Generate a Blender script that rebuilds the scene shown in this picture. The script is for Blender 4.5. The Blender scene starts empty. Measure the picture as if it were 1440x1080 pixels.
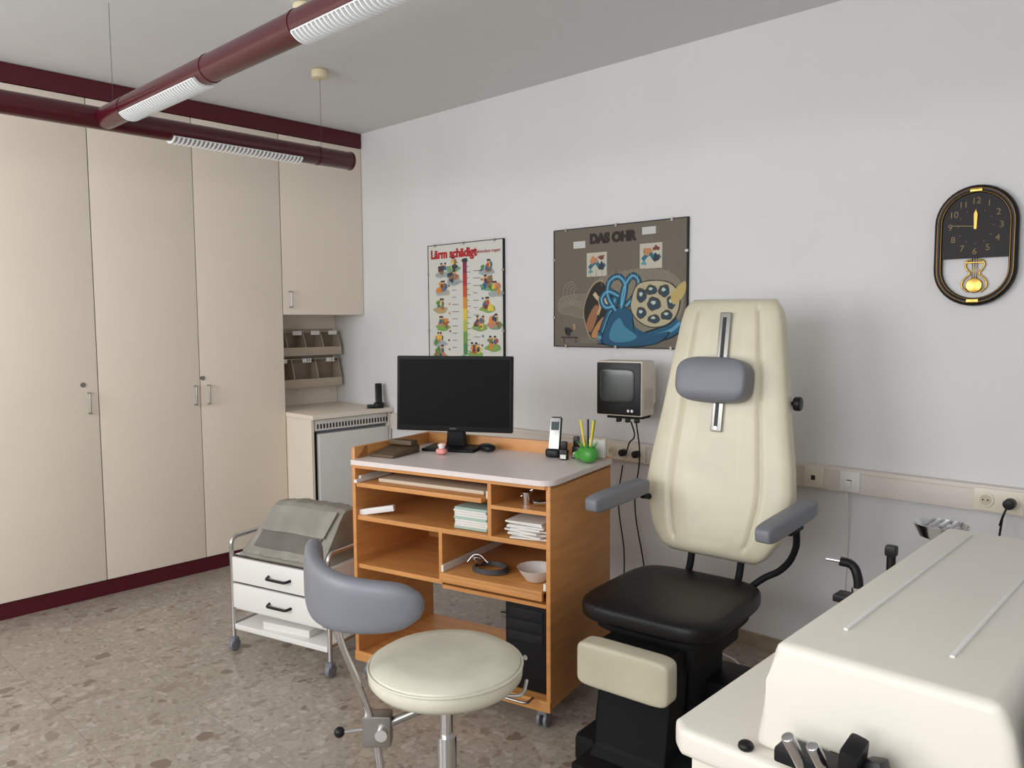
import bpy, bmesh, random
from math import *
from mathutils import Vector, Matrix, Euler
random.seed(4)
SC=bpy.context.scene
SC.view_settings.view_transform='Standard'
def s2l(c):
    return tuple(((x/255)/12.92 if x/255<=.04045 else ((x/255+.055)/1.055)**2.4) for x in c)
# ---------------------------------------------------------------- materials
def mat(name,rgb,rough=.5,metal=0,noise=0,nscale=8,bump=0,bscale=60,spec=.5,alpha=None,coat=0,stretch=None):
    m=bpy.data.materials.new(name); m.use_nodes=True
    nt=m.node_tree; b=nt.nodes['Principled BSDF']
    c=s2l(rgb)+(1,)
    b.inputs['Base Color'].default_value=c
    b.inputs['Roughness'].default_value=rough
    b.inputs['Metallic'].default_value=metal
    b.inputs['Specular IOR Level'].default_value=spec
    b.inputs['Coat Weight'].default_value=coat
    tc=nt.nodes.new('ShaderNodeTexCoord'); src=tc.outputs['Object']
    if stretch:
        mp=nt.nodes.new('ShaderNodeMapping'); mp.inputs['Scale'].default_value=stretch
        nt.links.new(src,mp.inputs[0]); src=mp.outputs[0]
    n=nt.nodes.new('ShaderNodeTexNoise'); n.inputs['Scale'].default_value=nscale; n.inputs['Detail'].default_value=6
    nt.links.new(src,n.inputs['Vector'])
    r=nt.nodes.new('ShaderNodeValToRGB'); a=max(noise,.015)
    r.color_ramp.elements[0].position=.3; r.color_ramp.elements[1].position=.7
    r.color_ramp.elements[0].color=tuple(x*(1-a) for x in c[:3])+(1,)
    r.color_ramp.elements[1].color=tuple(min(1,x*(1+a*.6)) for x in c[:3])+(1,)
    nt.links.new(n.outputs['Fac'],r.inputs[0]); nt.links.new(r.outputs[0],b.inputs['Base Color'])
    if bump:
        n2=nt.nodes.new('ShaderNodeTexNoise'); n2.inputs['Scale'].default_value=bscale; n2.inputs['Detail'].default_value=4
        nt.links.new(tc.outputs['Object'],n2.inputs['Vector'])
        bp=nt.nodes.new('ShaderNodeBump'); bp.inputs['Strength'].default_value=bump; bp.inputs['Distance'].default_value=.004
        nt.links.new(n2.outputs['Fac'],bp.inputs['Height']); nt.links.new(bp.outputs[0],b.inputs['Normal'])
    if alpha is not None: b.inputs['Alpha'].default_value=alpha
    return m
WALL=mat('wall_paint',(224,223,223),.9,noise=.03,nscale=2,bump=.12,bscale=150)
CEIL=mat('ceiling_paint',(218,219,220),.95,bump=.1,bscale=120)
CREAM=mat('cream_laminate',(236,224,208),.45,noise=.02,nscale=3)
CREAMD=mat('cream_edge',(205,190,168),.5)
GAP=mat('dark_gap',(60,48,42),.9)
RED=mat('dark_red_lacquer',(80,8,24),.4,noise=.05)
REDT=mat('red_tube_enamel',(72,8,22),.28,coat=.2)
WHITE=mat('white_plastic',(230,228,224),.45)
WHITEL=mat('louvre_white',(240,242,242),.35)
WOOD=mat('beech_wood',(206,142,80),.45,noise=.14,nscale=5,stretch=(1,1,9),bump=.04)
WOODH=mat('beech_wood_h',(208,146,84),.45,noise=.14,nscale=5,stretch=(1,9,9))
WTOP=mat('worktop_laminate',(226,214,209),.4,noise=.04,nscale=90)
BLACK=mat('black_plastic',(18,18,20),.4,spec=.35)
BLACKM=mat('black_matte',(13,13,14),.7,spec=.3)
LEATHER=mat('black_leather',(15,14,15),.42,bump=.25,bscale=60,spec=.35)
SCREEN=mat('monitor_screen',(5,5,7),.45,spec=.08)
BEZEL=mat('monitor_bezel',(14,14,16),.5,spec=.2)
CHROME=mat('chrome',(215,215,218),.16,metal=1)
STEEL=mat('brushed_steel',(170,168,164),.35,metal=1)
VINYL=mat('cream_vinyl',(216,209,184),.36,noise=.12,nscale=4,bump=.18,bscale=20)
VINYLS=mat('stool_vinyl',(218,215,196),.38,noise=.12,nscale=7,bump=.35,bscale=15)
GREYV=mat('grey_vinyl',(120,122,129),.42,bump=.08,bscale=40)
GREYB=mat('grey_bag_vinyl',(146,142,132),.5,noise=.22,nscale=9,bump=.3,bscale=14)
GREYBD=mat('grey_bag_vinyl_dark',(104,100,92),.5,noise=.22,nscale=9,bump=.3,bscale=14)
UNIT=mat('unit_cream',(230,225,213),.42,noise=.03,nscale=4,bump=.05,bscale=200)
FRIDGE=mat('fridge_white',(220,218,213),.4)
STRIP=mat('trunking',(220,212,203),.5)
SOCK=mat('socket_ivory',(228,220,202),.35)
ACR=mat('smoky_acrylic',(184,170,150),.25,noise=.05)
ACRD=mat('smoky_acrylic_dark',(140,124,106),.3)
GOLD=mat('brass',(190,152,78),.25,metal=1)
GOLDD=mat('dark_brass',(116,88,52),.25,metal=1)
GOLDN=mat('gold_print',(132,110,66),.5)
PAPER=mat('paper',(226,224,218),.8)
PGREEN=mat('pale_green_card',(170,196,184),.8)
GREEN=mat('green_plastic',(70,150,60),.35)
YEL=mat('yellow_plastic',(236,214,60),.4)
PINK=mat('pink_plastic',(226,150,140),.5)
BROWNC=mat('brown_leatherette',(92,74,52),.6)
STONE=mat('stone_skirting',(168,150,130),.5,noise=.2,nscale=20)
IVORY=mat('ivory_plastic',(226,214,178),.5)
CRTG=mat('crt_glass',(62,66,62),.2)
CRTW=mat('crt_housing',(222,214,196),.45)
CABLEG=mat('cable_grey',(70,70,72),.5)
LSH=mat('louvre_shade',(160,162,162),.5)

def floor_mat():
    m=bpy.data.materials.new('terrazzo_tiles'); m.use_nodes=True; nt=m.node_tree; N=nt.nodes; L=nt.links
    b=N['Principled BSDF']; tc=N.new('ShaderNodeTexCoord')
    nz=N.new('ShaderNodeTexNoise'); nz.inputs['Scale'].default_value=14; nz.inputs['Detail'].default_value=5
    L.new(tc.outputs['Object'],nz.inputs['Vector'])
    mx=N.new('ShaderNodeMix'); mx.data_type='VECTOR'; mx.inputs[0].default_value=.08
    L.new(tc.outputs['Object'],mx.inputs[4]); L.new(nz.outputs['Color'],mx.inputs[5])
    def chips(scale,thr,cols):
        v=N.new('ShaderNodeTexVoronoi'); v.inputs['Scale'].default_value=scale; v.inputs['Randomness'].default_value=1
        L.new(mx.outputs[1],v.inputs['Vector'])
        sep=N.new('ShaderNodeSeparateColor'); L.new(v.outputs['Color'],sep.inputs[0])
        cr=N.new('ShaderNodeValToRGB'); cr.color_ramp.interpolation='CONSTANT'
        e=cr.color_ramp.elements
        e[0].color=s2l(cols[0])+(1,); e[0].position=0; e[1].color=s2l(cols[1])+(1,); e[1].position=1/len(cols)
        for i,c in enumerate(cols[2:]):
            q=e.new((i+2)/len(cols)); q.color=s2l(c)+(1,)
        L.new(sep.outputs[0],cr.inputs[0])
        mt=N.new('ShaderNodeMath'); mt.operation='LESS_THAN'
        mul=N.new('ShaderNodeMath'); mul.operation='MULTIPLY'; mul.inputs[1].default_value=thr
        L.new(sep.outputs[1],mul.inputs[0]); L.new(v.outputs['Distance'],mt.inputs[0]); L.new(mul.outputs[0],mt.inputs[1])
        return cr.outputs[0],mt.outputs[0]
    c1,m1=chips(17,.52,[(150,137,124),(182,171,158),(166,154,141),(188,179,168),(156,144,131),(134,118,104),(178,167,154),(184,174,162),(160,146,132),(172,162,150)])
    c2,m2=chips(44,.7,[(166,155,143),(188,179,167),(148,135,122),(180,169,156),(160,146,133)])
    n3=N.new('ShaderNodeTexNoise'); n3.inputs['Scale'].default_value=50; n3.inputs['Detail'].default_value=5
    L.new(tc.outputs['Object'],n3.inputs['Vector'])
    r3=N.new('ShaderNodeValToRGB'); r3.color_ramp.elements[0].position=.35; r3.color_ramp.elements[1].position=.65
    r3.color_ramp.elements[0].color=s2l((160,150,137))+(1,); r3.color_ramp.elements[1].color=s2l((178,168,155))+(1,)
    L.new(n3.outputs['Fac'],r3.inputs[0])
    a=N.new('ShaderNodeMix'); a.data_type='RGBA'; L.new(m2,a.inputs[0]); L.new(r3.outputs[0],a.inputs[6]); L.new(c2,a.inputs[7])
    d=N.new('ShaderNodeMix'); d.data_type='RGBA'; L.new(m1,d.inputs[0]); L.new(a.outputs[2],d.inputs[6]); L.new(c1,d.inputs[7])
    br=N.new('ShaderNodeTexBrick'); br.offset=0; br.inputs['Scale'].default_value=1
    br.inputs['Brick Width'].default_value=.4; br.inputs['Row Height'].default_value=.4; br.inputs['Mortar Size'].default_value=.0016
    br.inputs['Color1'].default_value=(.97,.97,.97,1); br.inputs['Color2'].default_value=(.88,.88,.88,1); br.inputs['Mortar'].default_value=(.64,.62,.60,1)
    L.new(tc.outputs['Object'],br.inputs['Vector'])
    g=N.new('ShaderNodeMix'); g.data_type='RGBA'; g.blend_type='MULTIPLY'; g.inputs[0].default_value=1
    L.new(d.outputs[2],g.inputs[6]); L.new(br.outputs['Color'],g.inputs[7])
    L.new(g.outputs[2],b.inputs['Base Color']); b.inputs['Roughness'].default_value=.28
    return m
FLOOR=floor_mat()
_cm={}
def cm(rgb,rough=.7):
    if rgb not in _cm: _cm[rgb]=mat('print_%d_%d_%d'%rgb,rgb,rough)
    return _cm[rgb]
# ---------------------------------------------------------------- helpers
def root(name,loc=(0,0,0),rz=0):
    e=bpy.data.objects.new(name,None); e.location=loc; e.rotation_euler=(0,0,radians(rz)); e.empty_display_size=.05
    SC.collection.objects.link(e); return e
def obj(name,me,parent,mats,smooth=True):
    o=bpy.data.objects.new(name,me); SC.collection.objects.link(o)
    for m in (mats if isinstance(mats,(list,tuple)) else [mats]): me.materials.append(m)
    if parent: o.parent=parent
    if smooth:
        for p in me.polygons: p.use_smooth=True
    return o
def from_bm(name,bm,parent,m,smooth=True,sharp=35):
    bmesh.ops.recalc_face_normals(bm,faces=bm.faces)
    if smooth:
        for e in bm.edges:
            if len(e.link_faces)==2 and e.calc_face_angle(0)>radians(sharp): e.smooth=False
    me=bpy.data.meshes.new(name); bm.to_mesh(me); bm.free()
    return obj(name,me,parent,m,smooth)
def box(name,parent,c,s,m,bev=0,rot=(0,0,0),seg=2):
    bm=bmesh.new(); bmesh.ops.create_cube(bm,size=1)
    bmesh.ops.scale(bm,vec=s,verts=bm.verts)
    if bev>0: bmesh.ops.bevel(bm,geom=bm.edges[:],offset=min(bev,min(s)*.49),segments=seg,profile=.6,affect='EDGES')
    bmesh.ops.rotate(bm,cent=(0,0,0),matrix=Euler([radians(a) for a in rot]).to_matrix(),verts=bm.verts)
    bmesh.ops.translate(bm,vec=c,verts=bm.verts)
    return from_bm(name,bm,parent,m,bev>0,50)
def bx(name,parent,a,b,m,bev=0,seg=2):
    return box(name,parent,[(a[i]+b[i])/2 for i in range(3)],[abs(b[i]-a[i]) for i in range(3)],m,bev,seg=seg)
def cyl(name,parent,p0,p1,r,m,r2=None,seg=28,bev=0):
    p0=Vector(p0);p1=Vector(p1); d=p1-p0
    bm=bmesh.new(); bmesh.ops.create_cone(bm,cap_ends=True,segments=seg,radius1=r,radius2=r if r2 is None else r2,depth=d.length)
    if bev:
        ed=[e for e in bm.edges if abs(abs(e.verts[0].co.z)-d.length/2)<1e-5 and abs(abs(e.verts[1].co.z)-d.length/2)<1e-5 and abs(e.verts[0].co.z-e.verts[1].co.z)<1e-5]
        bmesh.ops.bevel(bm,geom=ed,offset=bev,segments=3,profile=.5,affect='EDGES')
    q=d.to_track_quat('Z','Y').to_matrix()
    bmesh.ops.rotate(bm,cent=(0,0,0),matrix=q,verts=bm.verts)
    bmesh.ops.translate(bm,vec=(p0+p1)/2,verts=bm.verts)
    return from_bm(name,bm,parent,m)
def tube(name,parent,pts,r,m,smooth=True,closed=False,res=8):
    cu=bpy.data.curves.new(name,'CURVE'); cu.dimensions='3D'; cu.bevel_depth=r; cu.bevel_resolution=3; cu.use_fill_caps=True
    if smooth and len(pts)>2:
        sp=cu.splines.new('BEZIER'); sp.bezier_points.add(len(pts)-1)
        for i,p in enumerate(pts):
            sp.bezier_points[i].co=p; sp.bezier_points[i].handle_left_type='AUTO'; sp.bezier_points[i].handle_right_type='AUTO'
        sp.resolution_u=res
    else:
        sp=cu.splines.new('POLY'); sp.points.add(len(pts)-1)
        for i,p in enumerate(pts): sp.points[i].co=tuple(p)+(1,)
    sp.use_cyclic_u=closed
    t=bpy.data.objects.new('tmp',cu); SC.collection.objects.link(t)
    me=bpy.data.meshes.new_from_object(t.evaluated_get(bpy.context.evaluated_depsgraph_get()))
    bpy.data.objects.remove(t); me.materials.clear()
    return obj(name,me,parent,m)
def rtube(name,parent,pts,r,rad,m):
    P=[Vector(p) for p in pts]; out=[P[0]]
    for i in range(1,len(P)-1):
        a=(P[i-1]-P[i]);b=(P[i+1]-P[i]); k=min(rad,a.length*.49,b.length*.49)
        A=P[i]+a.normalized()*k; B=P[i]+b.normalized()*k
        for j in range(7):
            t=j/6; out.append((1-t)**2*A+2*t*(1-t)*P[i]+t*t*B)
    out.append(P[-1])
    return tube(name,parent,out,r,m,smooth=False)
def lathe(name,parent,prof,m,c=(0,0,0),seg=40,sx=1,sy=1):
    bm=bmesh.new(); rows=[]
    for r,z in prof:
        rows.append([bm.verts.new((c[0]+sx*r*cos(2*pi*i/seg),c[1]+sy*r*sin(2*pi*i/seg),c[2]+z)) for i in range(seg)])
    for a,b in zip(rows,rows[1:]):
        for i in range(seg): bm.faces.new((a[i],a[(i+1)%seg],b[(i+1)%seg],b[i]))
    if prof[0][0]>1e-4: bm.faces.new(rows[0])
    if prof[-1][0]>1e-4: bm.faces.new(rows[-1])
    bmesh.ops.remove_doubles(bm,verts=bm.verts,dist=1e-5)
    return from_bm(name,bm,parent,m)
def prism(name,parent,poly,axis,a,b,m,bev=0,smooth=False):
    bm=bmesh.new()
    def P(p,t): 
        return {'x':(t,p[0],p[1]),'y':(p[0],t,p[1]),'z':(p[0],p[1],t)}[axis]
    A=[bm.verts.new(P(p,a)) for p in poly]; B=[bm.verts.new(P(p,b)) for p in poly]; n=len(poly)
    bm.faces.new(A); bm.faces.new(B)
    for i in range(n): bm.faces.new((A[i],A[(i+1)%n],B[(i+1)%n],B[i]))
    if bev: bmesh.ops.bevel(bm,geom=bm.edges[:],offset=bev,segments=3,profile=.6,affect='EDGES')
    return from_bm(name,bm,parent,m,bev>0 or smooth,40)
def puff(name,parent,c,s,m,e1=.35,e2=.35,rot=(0,0,0),nu=48,nv=24,fn=None):
    bm=bmesh.new(); rows=[]
    f=lambda w,e: copysign(abs(w)**e,w)
    R=Euler([radians(a) for a in rot]).to_matrix()
    for j in range(nv+1):
        v=-pi/2+pi*j/nv; row=[]
        for i in range(nu):
            u=2*pi*i/nu
            p=Vector((s[0]/2*f(cos(v),e1)*f(cos(u),e2),s[1]/2*f(cos(v),e1)*f(sin(u),e2),s[2]/2*f(sin(v),e1)))
            if fn: p=Vector(fn(p))
            row.append(bm.verts.new(R@p+Vector(c)))
        rows.append(row)
    for a,b in zip(rows,rows[1:]):
        for i in range(nu): bm.faces.new((a[i],a[(i+1)%nu],b[(i+1)%nu],b[i]))
    bmesh.ops.remove_doubles(bm,verts=bm.verts,dist=1e-5)
    return from_bm(name,bm,parent,m,True,70)
def text(name,parent,s,loc,size,m,rot=(90,0,0),ext=.0004,align='CENTER',bold=0):
    cu=bpy.data.curves.new(name,'FONT'); cu.body=s; cu.size=size; cu.extrude=ext; cu.align_x=align; cu.align_y='CENTER'; cu.offset=bold
    t=bpy.data.objects.new('tmp',cu); SC.collection.objects.link(t)
    me=bpy.data.meshes.new_from_object(t.evaluated_get(bpy.context.evaluated_depsgraph_get()))
    bpy.data.objects.remove(t); me.materials.clear()
    me.transform(Matrix.Translation(loc)@Euler([radians(a) for a in rot]).to_matrix().to_4x4())
    return obj(name,me,parent,m,False)
def sphere(name,parent,c,r,m,s=(1,1,1)):
    return puff(name,parent,c,(2*r*s[0],2*r*s[1],2*r*s[2]),m,1,1,nu=24,nv=14)
# ---------------------------------------------------------------- camera
f=1113.9; pitch=radians(4.518); roll=radians(-.346); yaw=radians(43.317)
F=Vector((-sin(yaw)*cos(pitch),cos(yaw)*cos(pitch),-sin(pitch))); Rv=Vector((cos(yaw),sin(yaw),0)); Uv=Rv.cross(F)
M=Matrix((Rv,Uv,-F)).transposed()@Matrix.Rotation(roll,3,'Z')
cam=bpy.data.cameras.new('camera'); co=bpy.data.objects.new('camera',cam); SC.collection.objects.link(co)
co.matrix_world=Matrix.Translation((4.5688,-3.3435,1.5))@M.to_4x4()
cam.sensor_width=36; cam.lens=f/1440*36; cam.clip_start=.05
SC.camera=co
# ---------------------------------------------------------------- room
H=2.79; X0=-.62; X1=6.2; Y0=-5.2
bx('floor',None,(X0-.1,Y0-.1,-.1),(X1+.1,.1,0),FLOOR)
bx('ceiling',None,(X0-.1,Y0-.1,H),(X1+.1,.1,H+.1),CEIL)
bx('wall_back',None,(X0-.1,0,0),(X1+.1,.1,H),WALL)
bx('wall_left',None,(X0-.1,Y0,0),(X0,0,H),WALL)
bx('wall_right',None,(X1,Y0,0),(X1+.1,0,H),WALL)
wz0,wz1=.9,2.5; wins=[(.4,2.6),(3.0,5.2)]
wf=root('wall_front')
bx('below',wf,(X0,Y0-.1,0),(X1,Y0,wz0),WALL); bx('above',wf,(X0,Y0-.1,wz1),(X1,Y0,H),WALL)
xs=[X0]+[v for w in wins for v in w]+[X1]
for i in range(0,len(xs),2): bx('pier_%d'%i,wf,(xs[i],Y0-.1,wz0),(xs[i+1],Y0,wz1),WALL)
for k,(a,b) in enumerate(wins):
    w=root('window_%d'%(k+1),(0,Y0-.05,0))
    for (p,q) in [((a,wz0),(b,wz0+.06)),((a,wz1-.06),(b,wz1)),((a,wz0),(a+.06,wz1)),((b-.06,wz0),(b,wz1)),((.5*(a+b)-.04,wz0),(.5*(a+b)+.04,wz1))]:
        bx('frame',w,(p[0],-.03,p[1]),(q[0],.03,q[1]),WHITE)
    L=bpy.data.lights.new('window_daylight_%d'%(k+1),'AREA'); L.shape='RECTANGLE'; L.size=b-a-.15; L.size_y=wz1-wz0-.15
    L.energy=66 if k==0 else 54; L.color=(.97,.985,1)
    lo=bpy.data.objects.new('window_daylight_%d'%(k+1),L); SC.collection.objects.link(lo)
    lo.location=((a+b)/2,Y0+.25,(wz0+wz1)/2); lo.rotation_euler=(radians(98),0,0); 
w=bpy.data.worlds.new('World'); SC.world=w; w.use_nodes=True
w.node_tree.nodes['Background'].inputs[0].default_value=(.9,.95,1,1); w.node_tree.nodes['Background'].inputs[1].default_value=1.0
bx('baseboard_back',None,(.33,-.012,0),(X1,-.0005,.065),STONE)
bs=root('trim_1')
bx('duct',bs,(.33,-.045,.785),(X1,-.0005,.885),STRIP,.004)
bx('duct_line',bs,(.33,-.0465,.868),(X1,-.045,.870),CREAMD)
# ---------------------------------------------------------------- wardrobe
wd=root('built_in_wardrobe')
bx('tall_carcass',wd,(-.58,-5.15,.085),(-.022,-.637,2.69),CREAM)
bx('plinth',wd,(-.58,-5.15,0),(-.012,-.637,.085),RED)
bx('crown',wd,(-.58,-5.15,2.692),(.006,-.003,2.786),RED)
ys=[-5.14,-4.58,-4.02,-3.46,-2.9,-2.335,-1.767,-1.199,-.636]
for i in range(len(ys)-1):
    bx('door_leaf_%d'%i,wd,(-.02,ys[i]+.0025,.09),(0,ys[i+1]-.0025,2.688),CREAM,.002)
    bx('door_gap_%d'%i,wd,(-.022,ys[i]-.003,.09),(-.012,ys[i]+.003,2.688),GAP)
bx('upper_carcass',wd,(-.58,-.636,1.552),(-.022,-.003,2.69),CREAM)
bx('upper_gap',wd,(-.022,-.639,1.552),(-.012,-.630,2.688),GAP)
bx('upper_door',wd,(-.02,-.632,1.552),(0,-.004,2.688),CREAM,.002)
bx('niche_back',wd,(-.37,-.636,.0),(-.352,-.003,1.552),CREAM)
def bow_handle(p,y,z0,z1,x=0,m=STEEL):
    rtube('handle',p,[(x,y,z0),(x+.028,y,z0),(x+.028,y,z1),(x,y,z1)],.005,.008,m)
bow_handle(wd,-1.82,1.02,1.13); bow_handle(wd,-1.235,1.02,1.13); bow_handle(wd,-1.155,1.02,1.13); bow_handle(wd,-.585,1.60,1.70)
for y,z in [(-1.845,1.175),(-1.185,1.175)]:
    cyl('lock',wd,(-.001,y,z),(.006,y,z),.013,STEEL)
fr=root('undercounter_fridge')
bx('side_panel',fr,(-.35,-.633,.0),(.29,-.615,.893),CREAM)
bx('side_panel_r',fr,(-.35,-.03,.0),(.29,-.012,.893),CREAM)
bx('plinth',fr,(-.33,-.615,0),(.24,-.03,.08),GAP)
bx('cabinet_back',fr,(-.34,-.615,.08),(.255,-.03,.89),GREYV)
bx('worktop',fr,(-.35,-.636,.894),(.315,-.005,.922),CREAM,.003)
bx('grille_frame',fr,(.26,-.605,.82),(.285,-.04,.888),FRIDGE,.003)
for i in range(24):
    y=-.59+i*.0235
    bx('grille_slot_%d'%i,fr,(.2853,y,.832),(.2865,y+.012,.862),GAP)
bx('fridge_door',fr,(.26,-.585,.095),(.30,-.04,.80),FRIDGE,.008)
bx('door_shadow_gap',fr,(.255,-.604,.095),(.27,-.585,.81),BLACKM)
og=root('wall_organiser',(-.30,.045,-.045))
oy0,oy1=-.66,-.085
bx('back',og,(-.045,oy0,1.10),(-.035,oy1,1.50),ACR)
for z0,z1,n in [(1.33,1.48,4),(1.11,1.29,3)]:
    bx('shelf',og,(-.034,oy0,z0-.012),(.075,oy1,z0),ACR,.002)
    bx('front_lip',og,(.066,oy0,z0),(.072,oy1,z0+.045),ACR)
    bx('top',og,(-.034,oy0,z1),(.03,oy1,z1+.006),ACR)
    for i in range(n+1):
        y=oy0+.003+(oy1-oy0-.006)*i/n
        prism('divider',og,[(-.034,z0),(.066,z0),(.066,z0+.06),(.03,z1),(-.034,z1)],'y',y-.003,y+.003,ACR)
        if i<n:
            yy=y+(oy1-oy0)/n*.5
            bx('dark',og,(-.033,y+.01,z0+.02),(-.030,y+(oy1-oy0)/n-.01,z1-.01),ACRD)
            bx('label',og,(.0722,yy-.035,z1-.02),(.0735,yy+.035,z1+.008),PAPER)
            for q in range(3):
                box('folded_paper',og,(.02,yy+random.uniform(-.02,.02),z0+.012+.012*q),(.06,.09,.009),PAPER,rot=(0,0,random.uniform(-15,15)))
text('label_text',og,'3\u00d7 8/L',(.075,-.34,1.285),.03,BLACK,rot=(90,0,90)); text('label_text',og,'2 stk',(.075,-.15,1.285),.03,BLACK,rot=(90,0,90))
# ---------------------------------------------------------------- lamps
tl=root('suspended_tube_light')
tz=2.355; tr=.046; yA=-2.04; xB=1.0
cyl('tube_long',tl,(xB,-4.4,tz),(xB,-.80,tz),tr,REDT,bev=.004)
cyl('tube_cross',tl,(xB+.03,yA,tz),(4.9,yA,tz),tr,REDT)
for a in (-.80,-1.0): 
    cyl('end_ring',tl,(xB,a-.012,tz),(xB,a,tz),tr+.002,REDT)
for x in (1.25,1.95,2.50,3.28): cyl('joint_ring',tl,(x,yA,tz),(x+.012,yA,tz),tr+.002,REDT)
def louvre(axis,a,b):
    n=int((b-a)/.02); bm=bmesh.new()
    def pt(t,r,ang):
        c,s=cos(ang),sin(ang)
        return (t,yA+r*c,tz+r*s) if axis=='x' else (xB+r*c,t,tz+r*s)
    lo,hi=radians(215),radians(325); K=16
    for i in range(n+1):
        t=a+(b-a)*i/n; w=.0028
        for (ri,ro) in [(.036,.057)]:
            ring=[]
            for k in range(K+1):
                g=lo+(hi-lo)*k/K
                ring.append([bm.verts.new(pt(t-w,ri,g)),bm.verts.new(pt(t+w,ri,g)),bm.verts.new(pt(t+w,ro,g)),bm.verts.new(pt(t-w,ro,g))])
            for p,q in zip(ring,ring[1:]):
                for j in range(4): bm.faces.new((p[j],p[(j+1)%4],q[(j+1)%4],q[j]))
    for g in [lo,hi]:
        g0,g1=g-.03,g+.03
        vs=[bm.verts.new(pt(a,.056,g0)),bm.verts.new(pt(b,.056,g0)),bm.verts.new(pt(b,.056,g1)),bm.verts.new(pt(a,.056,g1))]; bm.faces.new(vs)
    from_bm('louvre_fins',bm,tl,WHITEL,False)
    bm=bmesh.new(); A=[];B=[]
    for k in range(K+1):
        g=lo+(hi-lo)*k/K; A.append(bm.verts.new(pt(a,.0466,g))); B.append(bm.verts.new(pt(b,.0466,g)))
    for k in range(K): bm.faces.new((A[k],A[k+1],B[k+1],B[k]))
    from_bm('louvre_reflector',bm,tl,LSH,True)
louvre('x',1.28,1.91); louvre('x',2.53,3.25); louvre('x',3.65,4.5); louvre('y',-1.76,-1.12); louvre('y',-3.6,-2.7)
for i,(x,y) in enumerate([(1.0,-.98),(1.13,-2.05),(1.0,-3.9),(4.6,-2.04)]):
    cyl('wire_%d'%i,tl,(x,y,tz+.04),(x,y,H-.003),.001,CABLEG,seg=8)
    if i!=1: cyl('rose_%d'%i,tl,(x,y,H-.045),(x,y,H-.001),.042,IVORY,bev=.01)
cr=root('ceiling_rose'); cyl('cap',cr,(1.68,-1.50,H-.045),(1.68,-1.50,H-.001),.042,IVORY,bev=.01)
# ---------------------------------------------------------------- posters
def poster(name,x0,x1,z0,z1,bg,frame=STEEL):
    p=root(name,(x0,-.012,z0)); w=x1-x0;h=z1-z0
    bx('backing',p,(0,-.004,0),(w,.0115,h),bg)
    for a,b in [((-.004,-.004),(w+.004,0)),((-.004,h),(w+.004,h+.004)),((-.004,0),(0,h)),((w,0),(w+.004,h))]:
        bx('edge',p,(a[0],-.007,a[1]),(b[0],.0115,b[1]),BLACK)
    for X in (.1,.5,.9):
        for Z in (0,h): bx('clip',p,(w*X-.006,-.0085,Z-.008),(w*X+.006,-.004,Z+.008),frame)
    for Z in (.25,.75):
        for X in (0,w): bx('clip',p,(X-.008,-.0085,h*Z-.006),(X+.008,-.004,h*Z+.006),frame)
    return p,w,h
_ly=[0]
def flat(p,pts,m,y=-.0045):
    _ly[0]+=1; yy=y-.00001*_ly[0]
    bm=bmesh.new(); vs=[bm.verts.new((a,yy,b)) for a,b in pts]; bm.faces.new(vs)
    bmesh.ops.triangulate(bm,faces=bm.faces)
    me=bpy.data.meshes.new('print'); bm.to_mesh(me); bm.free(); return obj('print',me,p,m,False)
def smooth_poly(pts,n=5):
    out=[];N=len(pts)
    for i in range(N):
        p0,p1,p2,p3=pts[i-1],pts[i],pts[(i+1)%N],pts[(i+2)%N]
        for k in range(n):
            t=k/n
            out.append(tuple(.5*((2*p1[j])+(-p0[j]+p2[j])*t+(2*p0[j]-5*p1[j]+4*p2[j]-p3[j])*t*t+(-p0[j]+3*p1[j]-3*p2[j]+p3[j])*t**3) for j in (0,1)))
    return out
def blob(p,cx,cz,rx,rz,m,j=.2,n=18,ph=None):
    k=random.uniform(0,6); pts=[]
    for i in range(n):
        a=2*pi*i/n; r=1+j*sin(3*a+k)*.6+j*sin(5*a+2*k)*.5+random.uniform(-j,j)*.3
        pts.append((cx+rx*r*cos(a),cz+rz*r*sin(a)))
    flat(p,pts,m)
def rect(p,x0,z0,x1,z1,m): flat(p,[(x0,z0),(x1,z0),(x1,z1),(x0,z1)],m)
def arc(p,cx,cz,r,wd,a0,a1,m,sz=1,n=24,r1=None):
    o=[];i_=[]
    for i in range(n+1):
        a=radians(a0+(a1-a0)*i/n); R=r if r1 is None else r+(r1-r)*i/n
        o.append((cx+(R+wd/2)*cos(a),cz+sz*(R+wd/2)*sin(a))); i_.append((cx+(R-wd/2)*cos(a),cz+sz*(R-wd/2)*sin(a)))
    _ly[0]+=1; yy=-.0045-.00001*_ly[0]
    bm=bmesh.new(); A=[bm.verts.new((a,yy,b)) for a,b in o]; B=[bm.verts.new((a,yy,b)) for a,b in i_]
    for i in range(n): bm.faces.new((A[i],A[i+1],B[i+1],B[i]))
    me=bpy.data.meshes.new('print'); bm.to_mesh(me); bm.free(); obj('print',me,p,m,False)
_ly[0]=0
p,w,h=poster('noise_warning_poster',.71,1.365,1.27,1.975,cm((214,215,207)))
text('title',p,'L\u00e4rm sch\u00e4digt',(.025,-.0066,h-.058),.074,cm((180,30,40)),align='LEFT',bold=.003)
text('subtitle',p,'Geh\u00f6rschutz tragen!',(w-.235,-.0066,h-.060),.026,cm((170,40,50)),align='LEFT')
pal=[(190,70,50),(214,140,60),(226,196,80),(90,140,80),(60,104,140),(140,110,80),(110,56,56),(60,66,84),(196,130,110)]
skin=(214,160,124)
sc=[(.13,.55),(.13,.44),(.11,.33),(.13,.22),(.10,.12),(.42,.06),(.52,.55),(.53,.46),(.53,.33),(.46,.22),(.57,.10),(.10,.04),(.23,.58),(.60,.42),(.59,.23),(.24,.50)]
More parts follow.
